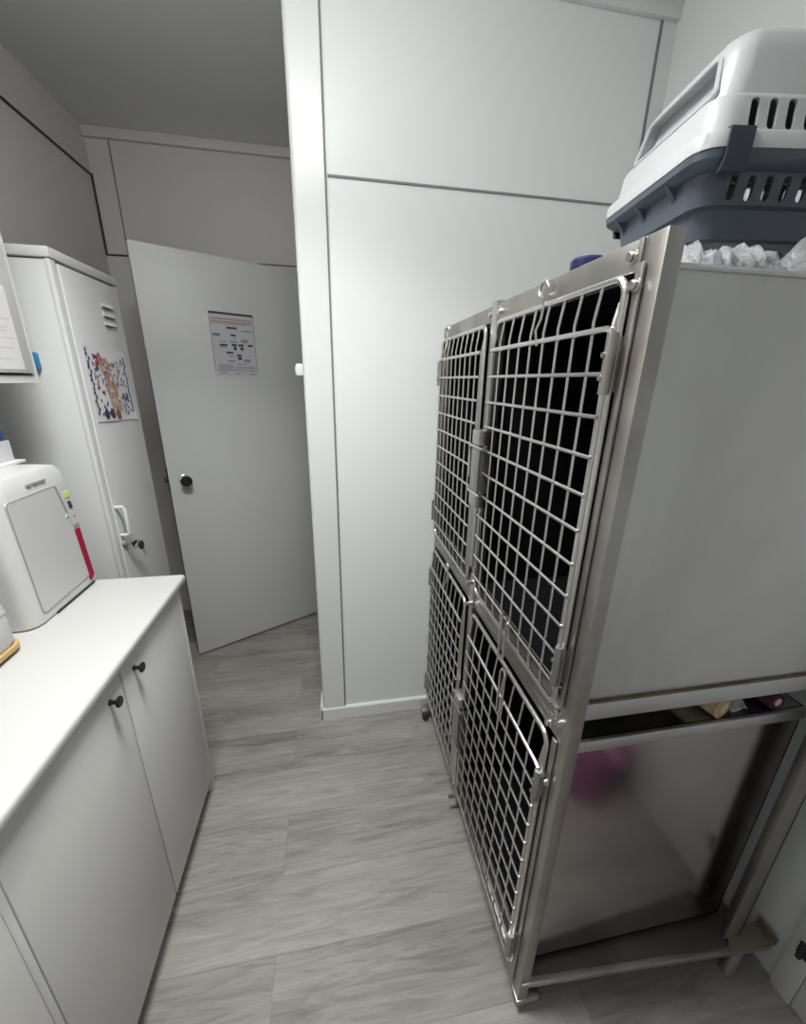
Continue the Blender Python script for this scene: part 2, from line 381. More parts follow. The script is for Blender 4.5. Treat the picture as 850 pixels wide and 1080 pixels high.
# sheet with stickers on the locker door
PY0, PY1, PZ0, PZ1 = 1.424, 1.684, 1.36, 1.592
t = thing('sticker_sheet', (LX + .004, 1.55, 1.36), 'white sheet covered in tiny colourful pictures taped to the locker door', 'poster'); o = t.location
bm = MB()
def sh(u, v, d=0.):                             # u across (towards the back), v down
    y = PY0 + u * (PY1 - PY0); z = PZ1 - v * (PZ1 - PZ0) - .012 * u
    return (LX + .0045 + .0012 * math.sin(u * 5) + .0025 * max(0, u - .8) * max(0, v - .7) * 30 + d, y, z)
gr = [[[bm.bm.verts.new(sh(i / 12, j / 10, dd)) for i in range(13)] for j in range(11)] for dd in (0., .0006)]
for g in gr:
    for j in range(10):
        for i in range(12): bm.bm.faces.new((g[j][i], g[j][i + 1], g[j + 1][i + 1], g[j + 1][i]))
for j in range(10):
    for i in (0, 12): bm.bm.faces.new((gr[0][j][i], gr[1][j][i], gr[1][j + 1][i], gr[0][j + 1][i]))
for i in range(12):
    for j in (0, 10): bm.bm.faces.new((gr[0][j][i], gr[1][j][i], gr[1][j][i + 1], gr[0][j][i + 1]))
bm.build('sheet', 'paper', t, o)
inks = [mat('ink_%s' % n, c, .6) for n, c in dict(navy=(.03, .03, .12), plum=(.10, .03, .08), brown=(.20, .09, .06), rose=(.42, .12, .13), salmon=(.60, .34, .26), ochre=(.55, .38, .19), slate=(.10, .12, .20), dark=(.04, .04, .06), lilac=(.35, .30, .50), olive=(.35, .33, .15)).items()]
b = MB()
def blob(u, v, ru, rv, m, n=7):
    b.use(m); a0 = random.random() * 6; ru *= 1.35; rv *= 1.35
    A = [sh(u + ru * math.cos(a0 + 2 * PI * k / n) * (.75 + .4 * random.random()), v + rv * math.sin(a0 + 2 * PI * k / n) * (.75 + .4 * random.random()), .0011) for k in range(n)]
    f = b.bm.faces.new([b.bm.verts.new(p) for p in A]); f.material_index = b.mi
rnd = random.Random(3)
for k in range(16): blob(.05 + .02 * rnd.random() + .03 * (k % 3 == 2), .06 + k * .055, .016, .026, rnd.choice([inks[1], inks[7], inks[2], inks[0]]))
for k in range(17): blob(.93 + .04 * (rnd.random() - .5), .10 + k * .048, .016, .024, rnd.choice([inks[7], inks[1], inks[6]]))
for k in range(230):
    v = .14 + .74 * rnd.random(); c = .43 + .17 * (v - .3); w = .13 if v < .6 else .11
    blob(c + w * (rnd.random() * 2 - 1), v, .014, .020, rnd.choice([inks[4], inks[4], inks[5], inks[5], inks[3], inks[2], inks[9], inks[8]]))
for k in range(170):
    u = .14 + .74 * rnd.random(); v = .12 + .8 * rnd.random()
    if abs(u - (.43 + .17 * (v - .3))) > .15: blob(u, v, .013, .022, rnd.choice([inks[7], inks[6], inks[1], inks[0], inks[3], inks[8]]))
for u, v, m in ((.235, .90, inks[0]), (.375, .90, inks[0]), (.52, .92, inks[2])): blob(u, v, .05, .055, m, 12)
for u, v in ((.27, .17), (.31, .12), (.33, .19), (.25, .22)): blob(u, v, .035, .035, inks[3])
for k in range(12): blob(.72 + .16 * rnd.random(), .62 + .1 * rnd.random(), .014, .03, inks[6])
b.build('pictures', None, t, o)

# ------------------------------------------------------------------ base cabinets and worktop
CX, CT, CB = -.500, .879, .075                # door face plane, top and bottom of the doors
def knob(bm, x, y, z):
    return bm.lathe((x, y, z), (1, 0, 0), [(.007, 0), (.007, .002), (.0048, .004), (.0048, .011), (.009, .015), (.0125, .018), (.0125, .0205), (.010, .0225), (.0, .023)], 20)
def base_cabinet(y0, y1, label, doors, leg_end):
    t = thing('base_cabinet', ((XL + CX) / 2, (y0 + y1) / 2, 0), label, 'cabinet', group=None); o = t.location
    b = MB().use('cab_side')
    xb, xf = XL + .004, CX - .021
    b.box(xb, xf, y0, y0 + .018, 0, CT - .001).box(xb, xf, y1 - .018, y1, 0, CT - .001)
    b.box(xb, xf, y0 + .018, y1 - .018, CB, CB + .018).box(xb, xb + .006, y0 + .018, y1 - .018, CB, CT)
    b.box(xb, xf, y0 + .018, y1 - .018, .45, .468).box(xf - .06, xf, y0 + .018, y1 - .018, CT - .02, CT - .001)
    b.build('carcass', None, t, o)
    if leg_end: MB().box(xf - .002, CX - .0015, y0 + .0155, y0 + .0285, CB, CT - .006, .001).build('filler_strip', 'cab_side', t, o)
    if leg_end: MB().box(xf - .03, CX - .002, y1 - .016, y1 + .002, 0, CT - .001, .001).build('leg', 'cab_side', t, o)
    MB().box(xf - .045, xf - .030, y0 + .018, y1 - .018, 0, CB).build('kickboard', 'cab_side', t, o)
    for d0, d1, ky, kz in doors:
        d = MB().box(CX - .019, CX, d0, d1, CB, CT - .006, .0015).build('cabinet_door', 'white', t, o)
        if ky is not None: knob(MB(), CX - .0005, ky, kz).build('knob', 'black', d, o)
    return t
base_cabinet(.432, 1.206, 'white two-door base cabinet with two black knobs at the far end of the worktop', [(.462, .825, .772, .828), (.831, 1.187, .882, .828)], True)
base_cabinet(-.35, .430, 'white base cabinet at the lower left edge, nearer the viewer than the knobbed doors', [(.048, .4455, .09, .828), (-.335, .044, .0, .828)], False)
# the end panel's foot by the passage
b = MB().prism([(XL + .004, .879), (XL + .004, .904), (-.492, .904), (-.488, .903), (-.485, .900), (-.484, .896), (-.484, .886), (-.486, .881), (-.490, .879)], 'y', -.35, 1.222)
b2 = b
wt = b.build('worktop', 'top', None)
# bevel-like soft end: a slim end strip
tag(wt, 'long white worktop over the base cabinets with the white analyser on it', 'worktop')

# ------------------------------------------------------------------ wall cabinet
UX, UY1, UZ = -.77, 1.258, 1.480
t = thing('wall_cabinet', ((XL + UX) / 2, .7, UZ), 'white wall cabinet above the worktop, cut by the left edge of the photo', 'cabinet'); o = t.location
b = MB().box(XL + .003, UX - .001, .35, .368, UZ, 2.25).box(XL + .003, UX - .001, UY1 - .018, UY1, UZ, 2.25).box(XL + .003, UX - .001, .368, UY1 - .018, UZ, UZ + .018).box(XL + .003, UX - .001, .368, UY1 - .018, 2.232, 2.25)
b.box(XL + .003, XL + .01, .368, UY1 - .018, UZ, 2.25).box(XL + .003, UX - .03, .368, UY1 - .018, 1.86, 1.878)
b.build('carcass', 'cab_side', t, o)
for y0, y1 in ((.372, .803), (.807, 1.238)):
    MB().box(UX - .012, UX + .006, y0, y1, UZ + .024, 2.236, .0015).build('cabinet_door', 'white', t, o)
# sheet of notes on its door
t = thing('note_sheet', (UX + .007, 1.1, 1.52), 'white sheet with faint pink lines taped low on the wall cabinet door', 'paper'); o = t.location
MB().box(UX + .0055, UX + .0068, .96, 1.205, 1.512, 1.70).build('sheet', mat('note_paper', (.69, .685, .68), .6), t, o)
b = MB()
for k, zz in enumerate((1.625, 1.606, 1.598, 1.582, 1.56, 1.535)): b.box(UX + .0067, UX + .0071, .98, 1.195 - .01 * (k % 3), zz, zz + .0022)
b.build('print', mat('faint_pink_ink', (.60, .52, .52), .7), t, o)

# ------------------------------------------------------------------ white analyser on the worktop
WT = .904
t = thing('lab_analyser', (-.88, 1.08, WT), 'boxy white laboratory analyser with a crimson strip at the front corner', 'machine'); o = t.location
def rrect4(x0, x1, y0, y1, rs, z, n=6):
    pts = []
    for (cx, cy, sx, sy), a, r in zip(((x1, y1, -1, -1), (x0, y1, 1, -1), (x0, y0, 1, 1), (x1, y0, -1, 1)), (0, PI / 2, PI, 1.5 * PI), rs):
        for k in range(n + 1):
            q = a + PI / 2 * k / n; pts.append((cx + sx * r + r * math.cos(q), cy + sy * r + r * math.sin(q), z))
    return pts
def mrings(spec):
    return [rrect4(x0, x1, y0, y1, (.008, .03, .03, min(r, .035)), z) for x0, x1, y0, y1, r, z in spec]
ax0, ax1, ay0, ay1 = -1.06, -.733, .955, 1.222
b = MB().ring_loft(mrings([(ax0, ax1 - .004, ay0 + .004, ay1 - .004, .045, WT + .001), (ax0, ax1, ay0, ay1, .05, WT + .006), (ax0, ax1 - .001, ay0 + .003, ay1 - .003, .05, 1.02),
    (ax0, ax1 - .004, ay0 + .008, ay1 - .018, .05, 1.22), (ax0, ax1 - .008, ay0 + .010, ay1 - .022, .05, 1.255), (ax0 + .004, ax1 - .016, ay0 + .018, ay1 - .030, .046, 1.27), (ax0 + .02, ax1 - .04, ay0 + .04, ay1 - .05, .04, 1.276)]))
b.build('housing', 'machine', t, o)
# face features lie on the front face, slightly proud of it
def fx(z): return -.7325 - (z - .91) * .0105
def fpt(y, z, d): return (fx(z) + d, y, z)
def facepatch(poly, name, m, d0=-.004, d1=.0012, par=None):
    bb = MB(); A = [bb.bm.verts.new(fpt(y, z, d0)) for y, z in poly]; B = [bb.bm.verts.new(fpt(y, z, d1)) for y, z in poly]; n = len(poly)
    for i in range(n): bb.bm.faces.new((A[i], A[(i + 1) % n], B[(i + 1) % n], B[i]))
    bb.bm.faces.new(A[::-1]); bb.bm.faces.new(B)
    return bb.build(name, m, par or t, o)
def rpoly(quad, r, n=4):
    out = []
    q = [Vector(p) for p in quad]; m_ = len(q)
    for i in range(m_):
        p, a, c = q[i], (q[i - 1] - q[i]).normalized(), (q[(i + 1) % m_] - q[i]).normalized()
        P0, P1 = p + a * r, p + c * r
        for k in range(n + 1):
            s_ = k / n; out.append(tuple((1 - s_) ** 2 * P0 + 2 * s_ * (1 - s_) * p + s_ ** 2 * P1))
    return out
pq = [(.982, 1.222), (1.150, 1.222), (1.176, 1.12), (1.196, .938), (.990, .932)]
fp = facepatch(rpoly(pq, .012), 'front_panel', 'machine_panel', d1=.0015)
b = MB().tube([fpt(y, z, .0013) for y, z in rpoly(pq, .012)], .0011, 5, closed=True); b.build('panel_seam', 'grey_print', fp, o)
facepatch(rpoly([(1.146, 1.221), (1.153, 1.221), (1.172, 1.142), (1.164, 1.142)], .003), 'grip_slot', 'grey_print', d1=.0022, par=fp)
b = MB().lathe(fpt(1.165, 1.131, 0), (1, 0, 0), [(.005, 0), (.005, .003), (.003, .004)], 12); b.build('lamp', 'silver', fp, o)
facepatch(rpoly([(1.176, 1.196), (1.196, 1.196), (1.199, 1.180), (1.179, 1.180)], .002), 'sticker', 'green', d1=.001)
facepatch(rpoly([(1.184, 1.168), (1.196, 1.168), (1.199, 1.146), (1.187, 1.146)], .003), 'display', mk_dark, d1=.001)
facepatch([(1.194, 1.124), (1.197, 1.124), (1.198, 1.119), (1.195, 1.119)], 'power_button', mk_dark, d1=.001)
facepatch(rpoly([(1.183, 1.100), (1.204, 1.100), (1.206, 1.085), (1.185, 1.085)], .003), 'window', 'grey_print', d1=.001)
facepatch(rpoly([(1.178, 1.086), (1.200, 1.086), (1.209, .932), (1.190, .920)], .004), 'crimson_strip', 'red', d1=.0035)
b = MB()
for k in range(3): b.box(fx(1.245) - .004, fx(1.245) + .0008, 1.060 + k * .022, 1.077 + k * .024, 1.242, 1.247)
b.build('logo', 'grey_print', t, o)
b = MB()
for k in range(3): b.box(fx(.94) - .003, fx(.94) + .0008, 1.108 + k * .011, 1.116 + k * .011, .937, .943)
b.build('mark', 'grey_print', t, o)
MB().box(ax1 - .02, ax1 + .0022, 1.035, 1.205, WT + .001, WT + .0075).build('foot_slot', 'dark_slot', t, o)
# things on the analyser
t = thing('supply_box', (-.90, 1.13, 1.276), 'small white carton with blue lid on top of the analyser', 'box'); o = t.location
MB().box(-.99, -.845, 1.075, 1.205, 1.283, 1.335, .002).build('carton', 'paper', t, o)
MB().box(-.985, -.85, 1.08, 1.20, 1.335, 1.362, .003).build('lid', 'deep_blue', t, o)
b = MB().box(-.8452, -.8442, 1.10, 1.165, 1.318, 1.323).use('tan')
b = MB().box(-.8455, -.8445, 1.11, 1.17, 1.322, 1.326).box(-.8455, -.8445, 1.12, 1.16, 1.306, 1.309); b.build('print', 'grey_print', t, o)
t = MB().box(-1.0, -.825, 1.06, 1.212, 1.2755, 1.283, .001).build('booklet', 'paper')
tag(t, 'thin white booklet lying on the analyser under the carton', 'booklet')
# second machine, cut by the picture edge
t = thing('centrifuge', (-.84, .76, WT), 'rounded white device on a tan base at the left picture edge', 'machine'); o = t.location
b = MB().ring_loft([rrect(-1.02, -.722 - i_, .60 + i_, .902 - i_, .035, z, 8) for i_, z in ((.004, WT + .022), (.0, WT + .03), (.0, 1.00), (.004, 1.05), (.012, 1.075), (.04, 1.09))])
b.build('housing', 'machine', t, o)
b = MB().ring_loft([rrect(-1.02, -.718 - i_, .60 + i_, .906 - i_, .035, z, 8) for i_, z in ((.003, WT + .008), (.0, WT + .011), (.0, WT + .021), (.003, WT + .0225))])
b.build('base_tray', 'tan', t, o)
for x_, y_ in ((-.76, .83), (-.98, .83), (-.76, .64), (-.98, .64)): MB().cyl((x_, y_, WT), (x_, y_, WT + .01), .014).build('foot', 'grey_print', t, o)
b = MB().tube([p for p in rrect(-1.02, -.7215, .60, .9025, .035, 1.005, 8)], .0012, 5, closed=True); b.build('seam', 'grey_print', t, o)

# ------------------------------------------------------------------ cage bank
GX, GY0, GY1 = .395, .477, 1.452               # front plane, near side, far side
GR = 1.03                                      # back of the bank
cage = thing('cage_bank', (.71, .96, 0), 'stainless steel bank of four animal cages with wire doors on small feet', 'cage'); CO = cage.location
YM = .985
b = MB()
b.box(GX, GX + .025, GY0, GY0 + .035, .05, 1.678, .0012)
b.build('front_post', 'frame_steel', cage, CO)
b = MB().box(GX, GX + .025, GY1 - .028, GY1, .05, 1.678, .0012)
b.build('front_post', 'frame_steel', cage, CO)
b = MB().box(GX - .006, GX + .02, YM - .016, YM + .016, .05, 1.684, .0012)
b.build('centre_post', 'steel', cage, CO)
for y0, y1 in ((GY0 + .0355, YM - .0165), (YM + .0165, GY1 - .0285)):
    MB().box(GX, GX + .024, y0, y1, 1.640, 1.678, .0012).build('top_rail', 'frame_steel', cage, CO)
    MB().box(GX, GX + .024, y0, y1, .862, .889, .0012).box(GX + .002, GX + .022, y0, y1, .889, .891).box(GX, GX + .024, y0, y1, .891, .918, .0012).build('middle_rail', 'frame_steel', cage, CO)
    MB().box(GX, GX + .024, y0, y1, .055, .10, .0012).build('bottom_rail', 'frame_steel', cage, CO)
# hinge strips: thin bars proud of the near and far posts, with bolts
for ys in (GY0 + .026, GY1 - .030):
    b = MB().use('frame_steel').box(GX - .005, GX - .001, ys, ys + .013, .94, 1.648, .0008).box(GX - .005, GX - .001, ys, ys + .013, .07, .86, .0008)
    b.build('hinge_strip', None, cage, CO)
def bolt(y, z, x=GX):
    MB().lathe((x, y, z), (-1, 0, 0), [(.0085, 0), (.0085, .0015), (.0062, .002), (.0062, .007), (.005, .008), (0, .008)], 6 * 3).build('bolt', 'rod', cage, CO)
for y, z, x in ((GY0 + .054, 1.659, GX), (YM - .028, 1.658, GX), (YM + .028, 1.658, GX), (GY0 + .033, 1.622, GX - .005), (GY0 + .05, .905, GX), (GY0 + .06, .872, GX), (GY0 + .028, .905, GX), (GY0 + .033, .75, GX - .004)): bolt(y, z, x)
# plate overlapping the top rail's near end
MB().box(GX - .0035, GX, GY0 + .036, GY0 + .044, 1.637, 1.677, .0008).build('rail_strap', 'frame_steel', cage, CO)
# compartments: steel shells with near-black inner faces behind the doors
def shell(z0, z1, ynear, name, m):
    b = MB().use(m)
    x0, x1, yn, yf = GX + .026, GR - .045, ynear, GY1 - .004
    th = .004
    b.box(x0, x1, yn, yn + th, z0, z1).box(x0, x1, yf - th, yf, z0, z1).box(x0, x1, yn, yf, z1 - th, z1).box(x0, x1, yn, yf, z0, z0 + th).box(x1 - th, x1, yn, yf, z0, z1)
    b.use('cage_inside')
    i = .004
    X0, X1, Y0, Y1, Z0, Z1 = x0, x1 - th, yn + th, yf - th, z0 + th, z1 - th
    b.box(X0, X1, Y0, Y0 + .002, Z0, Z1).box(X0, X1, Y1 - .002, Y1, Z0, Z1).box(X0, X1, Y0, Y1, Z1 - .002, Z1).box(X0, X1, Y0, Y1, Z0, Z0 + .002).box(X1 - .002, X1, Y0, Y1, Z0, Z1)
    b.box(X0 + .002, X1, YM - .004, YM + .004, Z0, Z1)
    return b.build(name, None, cage, CO)
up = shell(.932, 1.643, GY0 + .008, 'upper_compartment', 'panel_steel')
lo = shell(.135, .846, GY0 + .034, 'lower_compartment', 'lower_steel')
# folded lips: round top edge, bottom flange with brown sealant line
MB().tube([(GX + .027, GY0 + .008, 1.640), (GR - .046, GY0 + .008, 1.640)], .0042, 8).build('top_lip', 'panel_steel', up, CO)
MB().box(GX + .026, GR - .045, GY0 + .004, GY0 + .010, .929, .966, .001).build('bottom_flange', 'panel_steel', up, CO)
b = MB().box(GX + .027, GR - .046, GY0 + .0035, GY0 + .0075, .966, .971); b.build('sealant_line', 'rust', up, CO)
MB().box(GX + .026, GR - .045, GY0 + .027, GY0 + .036, .820, .847, .002).build('top_flange', 'panel_steel', lo, CO)
# rear posts
for y0 in (GY0 - .012, GY1 - .045):
    b = MB().box(.962, 1.012, y0, y0 + .004, .118, 1.60).box(1.008, 1.012, y0, y0 + .04, .118, 1.60)
    b.build('rear_post', 'frame_steel', cage, CO)
# base rails and corner plates
b = MB().use('frame_steel').prism([(GX + .004, .474), (1.075, .432), (1.075, .445), (GX + .004, .488)], 'z', .106, .120, .0015)
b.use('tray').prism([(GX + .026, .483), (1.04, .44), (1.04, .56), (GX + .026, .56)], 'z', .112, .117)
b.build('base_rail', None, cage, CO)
MB().box(GX + .03, 1.07, GY1 - .03, GY1, .106, .12, .001).build('base_rail', 'frame_steel', cage, CO)
b = MB().prism([(.955, .441), (1.088, .433), (1.088, .482), (.985, .482)], 'z', .119, .123)
b.box(1.084, 1.088, .433, .482, .119, .14)
b.build('corner_plate', 'gusset', cage, CO)
# near foot plate, rear foot, castor at the far front
b = MB().prism([(GX - .002, .474), (GX + .055, .474), (GX + .062, .483), (GX + .058, .505), (GX - .002, .512)], 'z', .035, .050, .001)
b.cyl((GX + .018, .494, 0), (GX + .018, .494, .036), .015)
b.build('foot_plate', 'frame_steel', cage, CO)
b = MB().lathe((.993, .452, 0), (0, 0, 1), [(.017, 0), (.018, .006), (.0155, .012), (.0155, .106)], 16)
b.build('rear_foot', 'rod', cage, CO)
b = MB().lathe((.99, GY1 - .02, 0), (0, 0, 1), [(.017, 0), (.0155, .012), (.0155, .106)], 16); b.build('rear_foot', 'rod', cage, CO)
cs = MB().box(GX - .038, GX + .022, 1.385, 1.425, .046, .056, .001).box(GX - .038, GX - .035, 1.388, 1.420, .018, .05, .001).box(GX - .013, GX - .010, 1.388, 1.420, .018, .05, .001).build('castor', 'frame_steel', cage, CO)
MB().lathe((GX - .035, 1.398, .0245), (1, 0, 0), [(.0, 0), (.020, 0), (.0245, .004), (.0245, .018), (.020, .022), (0, .022)], 20).build('castor_wheel', 'rubber', cs, CO)
# doors
def door(y0, y1, z0, z1, first, last, nrow, ncol, hinge_near, label):
    """rod loop in the frame plane, wire grid standing proud of it"""
    xf, xg = GX - .010, GX - .019
    d = MB().tube(rpath(y0, y1, z0, z1, .022, xf, 5), .0052, 10, closed=True).build('cage_door', 'rod', cage, CO)
    d['label'] = label
    g = MB()
    yh, yo = (y0, y1) if hinge_near else (y1, y0)
    # side rods of the grid
    for k, y in enumerate((y0 + .004, y1 - .004)):
        g.tube([(xf, y, z1 - .03), (xg + .004, y, first + .006), (xg + .003, y, first - .02), (xg + .003, y, last + .02), (xg + .004, y, last - .006), (xf, y, z0 + .03)], .0042, 8)
    # vertical wires, kinked back to the loop at both ends
    for k in range(1, ncol):
        y = y0 + (y1 - y0) * k / ncol
        g.tube([(xf, y, z1), (xf - .002, y, z1 - .012), (xg + .002, y, first + .012), (xg + .003, y, first - .004), (xg + .003, y, last + .004), (xg + .003, y, last - .02), (xf - .003, y, z0 + .012), (xf, y, z0)], .0026, 6)
    for k in range(nrow):
        z = first + (last - first) * k / (nrow - 1)
        thick = k in (0, nrow - 1)
        r = .0046 if k == 0 else .0032
        e = .004 if k else .0
        ya, yb = (y0 - e + .004, y1 + e - .004)
        if k == 0:   # top bar turns down into the hinge sleeve
            s_ = -1 if hinge_near else 1
            yo_, yh_ = (y1 - .004, y0 - .002) if hinge_near else (y0 + .004, y1 + .002)
            g.tube([(xg, yo_, z), (xg, yh_ - s_ * .014, z), (xg, yh_ - s_ * .004, z - .003), (xg, yh_, z - .012), (xg, yh_, z - .085)], r, 8)
        else:
            g.tube([(xg - .001, ya, z), (xg - .001, yb, z)], r, 7)
    g.build('wire_grid', 'rod', d, CO)
    yh_ = y0 - .002 if hinge_near else y1 + .002
    for zt in (first - .006, last + .078):
        h = MB().cyl((xg, yh_, zt - .08), (xg, yh_, zt), .0075, 14)
        h.box(xg, GX - .004, yh_ - .003, yh_ + .003, zt - .076, zt - .004)
        for zz in (zt - .028, zt - .058): h.lathe((xg - .006, yh_ + (.003 if hinge_near else -.003), zz), (-1, 0, 0), [(.004, 0), (.004, .003), (.0015, .0035)], 10)
        h.build('hinge', 'frame_steel', d, CO)
    return d
dA = door(.521, .952, .932, 1.634, 1.573, .985, 11, 9, True, 'upper wire door nearest the viewer')
dB = door(1.017, 1.418, .932, 1.634, 1.573, .985, 11, 9, False, 'upper wire door next to the white wall')
dC = door(.521, .952, .110, .856, .778, .158, 12, 9, True, 'lower wire door nearest the viewer')
dD = door(1.017, 1.418, .110, .856, .778, .158, 12, 9, False, 'lower wire door next to the white wall')
def spring_ring(y, z, zb, par):
    b = MB().tube([(GX - .012 , y + .013 * math.cos(a), z + .013 * math.sin(a)) for a in [2 * PI * k / 16 for k in range(16)]], .0032, 7, closed=True)
    b.tube([(GX - .012, y - .012, z - .006), (GX - .016, y - .012, z - .05), (GX - .024, y - .012, z - .07), (GX - .019, y - .012, zb)], .003, 7)
    b.build('ring_hook', 'rod', par, CO)
spring_ring(.742, 1.662, 1.566, dA); spring_ring(1.36, 1.662, 1.566, dB)
def long_hook(y, z0, z1, par):
    b = MB().tube([(GX - .03, y, z1), (GX - .03, y, z0 + .012), (GX - .03, y + .006, z0 + .002), (GX - .03, y + .014, z0), (GX - .03, y + .021, z0 + .006), (GX - .03, y + .023, z0 + .02), (GX - .03, y + .023, z1)], .0032, 7)
    b.build('ring_hook', 'rod', par, CO)
long_hook(.70, .885, 1.01, dA)
b = MB().tube([(GX - .03, .70, .74), (GX - .03, .70, .862), (GX - .03, .694, .872), (GX - .03, .684, .874), (GX - .03, .677, .866), (GX - .03, .676, .74)], .003, 7); b.build('ring_hook', 'rod', dC, CO)
spring_ring(1.22, .874, .80, dD)
# latches on the centre post
for z0, z1 in ((1.185, 1.385), (.315, .545)):
    x1, x0 = GX - .005, GX - .034
    h = z1 - z0
    l = MB().box(x0, x0 + .003, YM - .052, YM + .010, z0 + .04, z1 - .045, .0008).box(x0, x1, YM + .007, YM + .010, z0 + .04, z1 - .045).box(x0, x1, YM - .052, YM - .049, z0 + .04, z1 - .045).build('latch', 'frame_steel', cage, CO)
    MB().box(x0 - .002, x1, YM - .044, YM + .006, z1 - .036, z1, .002).build('latch_cap', 'steel', l, CO)
    MB().box(x0 - .001, x1, YM - .048, YM + .004, z0, z0 + .034, .002).build('latch_cap', 'steel', l, CO)
    b = MB().tube([(x0 + .004, YM - .060, z1 - .043), (x0 - .003, YM + .002, z1 - .041), (x0 - .003, YM + .018, z1 - .045), (x0 + .004, YM + .028, z1 - .06), (x0 + .004, YM + .028, z0 + .07)], .0035, 7)
    b.tube([(x0 + .002, YM - .062, z0 + .036), (x0 - .003, YM, z0 + .037), (x0 + .002, YM + .02, z0 + .038)], .0035, 7)
    b.build('latch_lever', 'rod', l, CO)
    MB().cyl((GX - .012, YM, z0 - .19), (GX - .012, YM, z0 + .01), .0085, 12).build('latch_rod', 'rod', l, CO)
for z in (.945, .875):
    MB().cyl((GX - .030, YM - .014, z), (GX - .002, YM - .010, z), .007, 10).build('stop_pin', 'rod', cage, CO)
MB().cyl((GX - .035, YM - .012, .075), (GX - .002, YM - .010, .07), .006, 10).build('stop_pin', 'rod', cage, CO)

# rolls lying in the gap between the two rows
def roll(x, y, r, ln, m, label, dx):
    z = .8475 + r
    t = thing('bandage_roll', (x, y, .8475), label, 'roll', group=None); o = t.location
    b = MB().lathe((x, y, z), (dx, 1, 0), [(r * .45, .002), (r * .62, 0), (r * .66, .003), (r * .82, .003), (r * .86, 0), (r, .001), (r, ln), (r * .45, ln)], 26)
    b.build('wrap', m, t, o)
    MB().lathe((x, y, z), (dx, 1, 0), [(r * .28, -.001), (r * .46, -.001), (r * .46, ln), (r * .28, ln)], 20).build('core', 'core', t, o)
roll(.770, .513, .027, .16, 'beige_roll', 'beige bandage roll in the gap between upper and lower cages', -.22)
roll(.908, .513, .020, .14, 'purple_roll', 'small purple bandage roll in the gap between the cages, right of the beige one', -.1)
b = MB(); g = [[b.bm.verts.new((.808 + .035 * i / 5, .520 + .05 * j / 4, .8495 + .016 * abs(math.sin(i * 1.3 + j * .9)) * (i / 5))) for i in range(6)] for j in range(5)]
for j in range(4):
    for i in range(5): b.bm.faces.new((g[j][i], g[j][i + 1], g[j + 1][i + 1], g[j + 1][i]))
r_ = bmesh.ops.extrude_face_region(b.bm, geom=list(b.bm.faces))
for v in r_['geom']:
    if isinstance(v, bmesh.types.BMVert): v.co.z -= .0012
tag(b.build('paper_scrap', 'paper'), 'crumpled white paper scrap between the two bandage rolls', 'paper')

# ------------------------------------------------------------------ pet carrier on the cage
KL, KW = .48, .285
AX = math.radians(-8.6)
ux = Vector((math.cos(AX), math.sin(AX))); uy = Vector((-math.sin(AX), math.cos(AX)))
cc = Vector((.513, .587)) + ux * KL / 2 + uy * KW / 2
BZ = 1.713
kt = thing('pet_carrier', (cc.x, cc.y, BZ), 'pet carrier with pale grey top and slate blue base on top of the cages', 'pet carrier', AX)
hx, hy = KL / 2, KW / 2
def kr(ins_x0, ins, r, z): return rrect(-hx + ins_x0, hx - ins, -hy + ins, hy - ins, r, z, 8)
def hollow(rings_out, rings_in, name, m):
    b = MB().ring_loft(rings_out + rings_in[::-1], cap=(False, False), closed=False)
    return b
# upper shell: outer surface bottom -> top, then inner surface back down (open below)
outer = [kr(.000, .000, .032, .100), kr(.000, .000, .032, .117), kr(.002, .002, .032, .121), kr(.013, .012, .03, .124), kr(.017, .016, .03, .163), kr(.020, .019, .03, .168), kr(.030, .026, .03, .170),
         kr(.040, .030, .032, .222), kr(.044, .034, .032, .240), kr(.052, .042, .034, .250), kr(.066, .056, .036, .255)]
th = .004
inner = [[(x * (1 - th / hx), y * (1 - th / hy), z - (0 if k == 0 else (.003 if k < 9 else .004))) for x, y, z in r] for k, r in enumerate(outer)]
b = MB()
vo = [[b.bm.verts.new(p) for p in r] for r in outer]; vi = [[b.bm.verts.new(p) for p in r] for r in inner]; n = len(outer[0])
for A in (vo, vi):
    for p, q in zip(A[:-1], A[1:]):
        for i in range(n): b.bm.faces.new((p[i], p[(i + 1) % n], q[(i + 1) % n], q[i]))
    b.bm.faces.new(A[-1])
for i in range(n): b.bm.faces.new((vo[0][i], vo[0][(i + 1) % n], vi[0][(i + 1) % n], vi[0][i]))
ks = b.build('upper_shell', 'carrier_top', kt)
def slot_cutter(xs, z0, z1, w):
    c = MB()
    for x in xs:
        zs = []
        for k in range(9): t_ = PI * k / 8; zs.append((x + w * math.cos(t_), z1 - w + w * math.sin(t_)))
        for k in range(9): t_ = PI + PI * k / 8; zs.append((x + w * math.cos(t_), z0 + w + w * math.sin(t_)))
        c.prism(zs, 'y', -hy - .05, hy + .05)
    return c
xs = [-hx + .070 + .0262 * k for k in range(14)]
c = slot_cutter(xs, .126, .162, .0062); c = c.build('cut', 'carrier_top', kt)
boolean(ks, c)
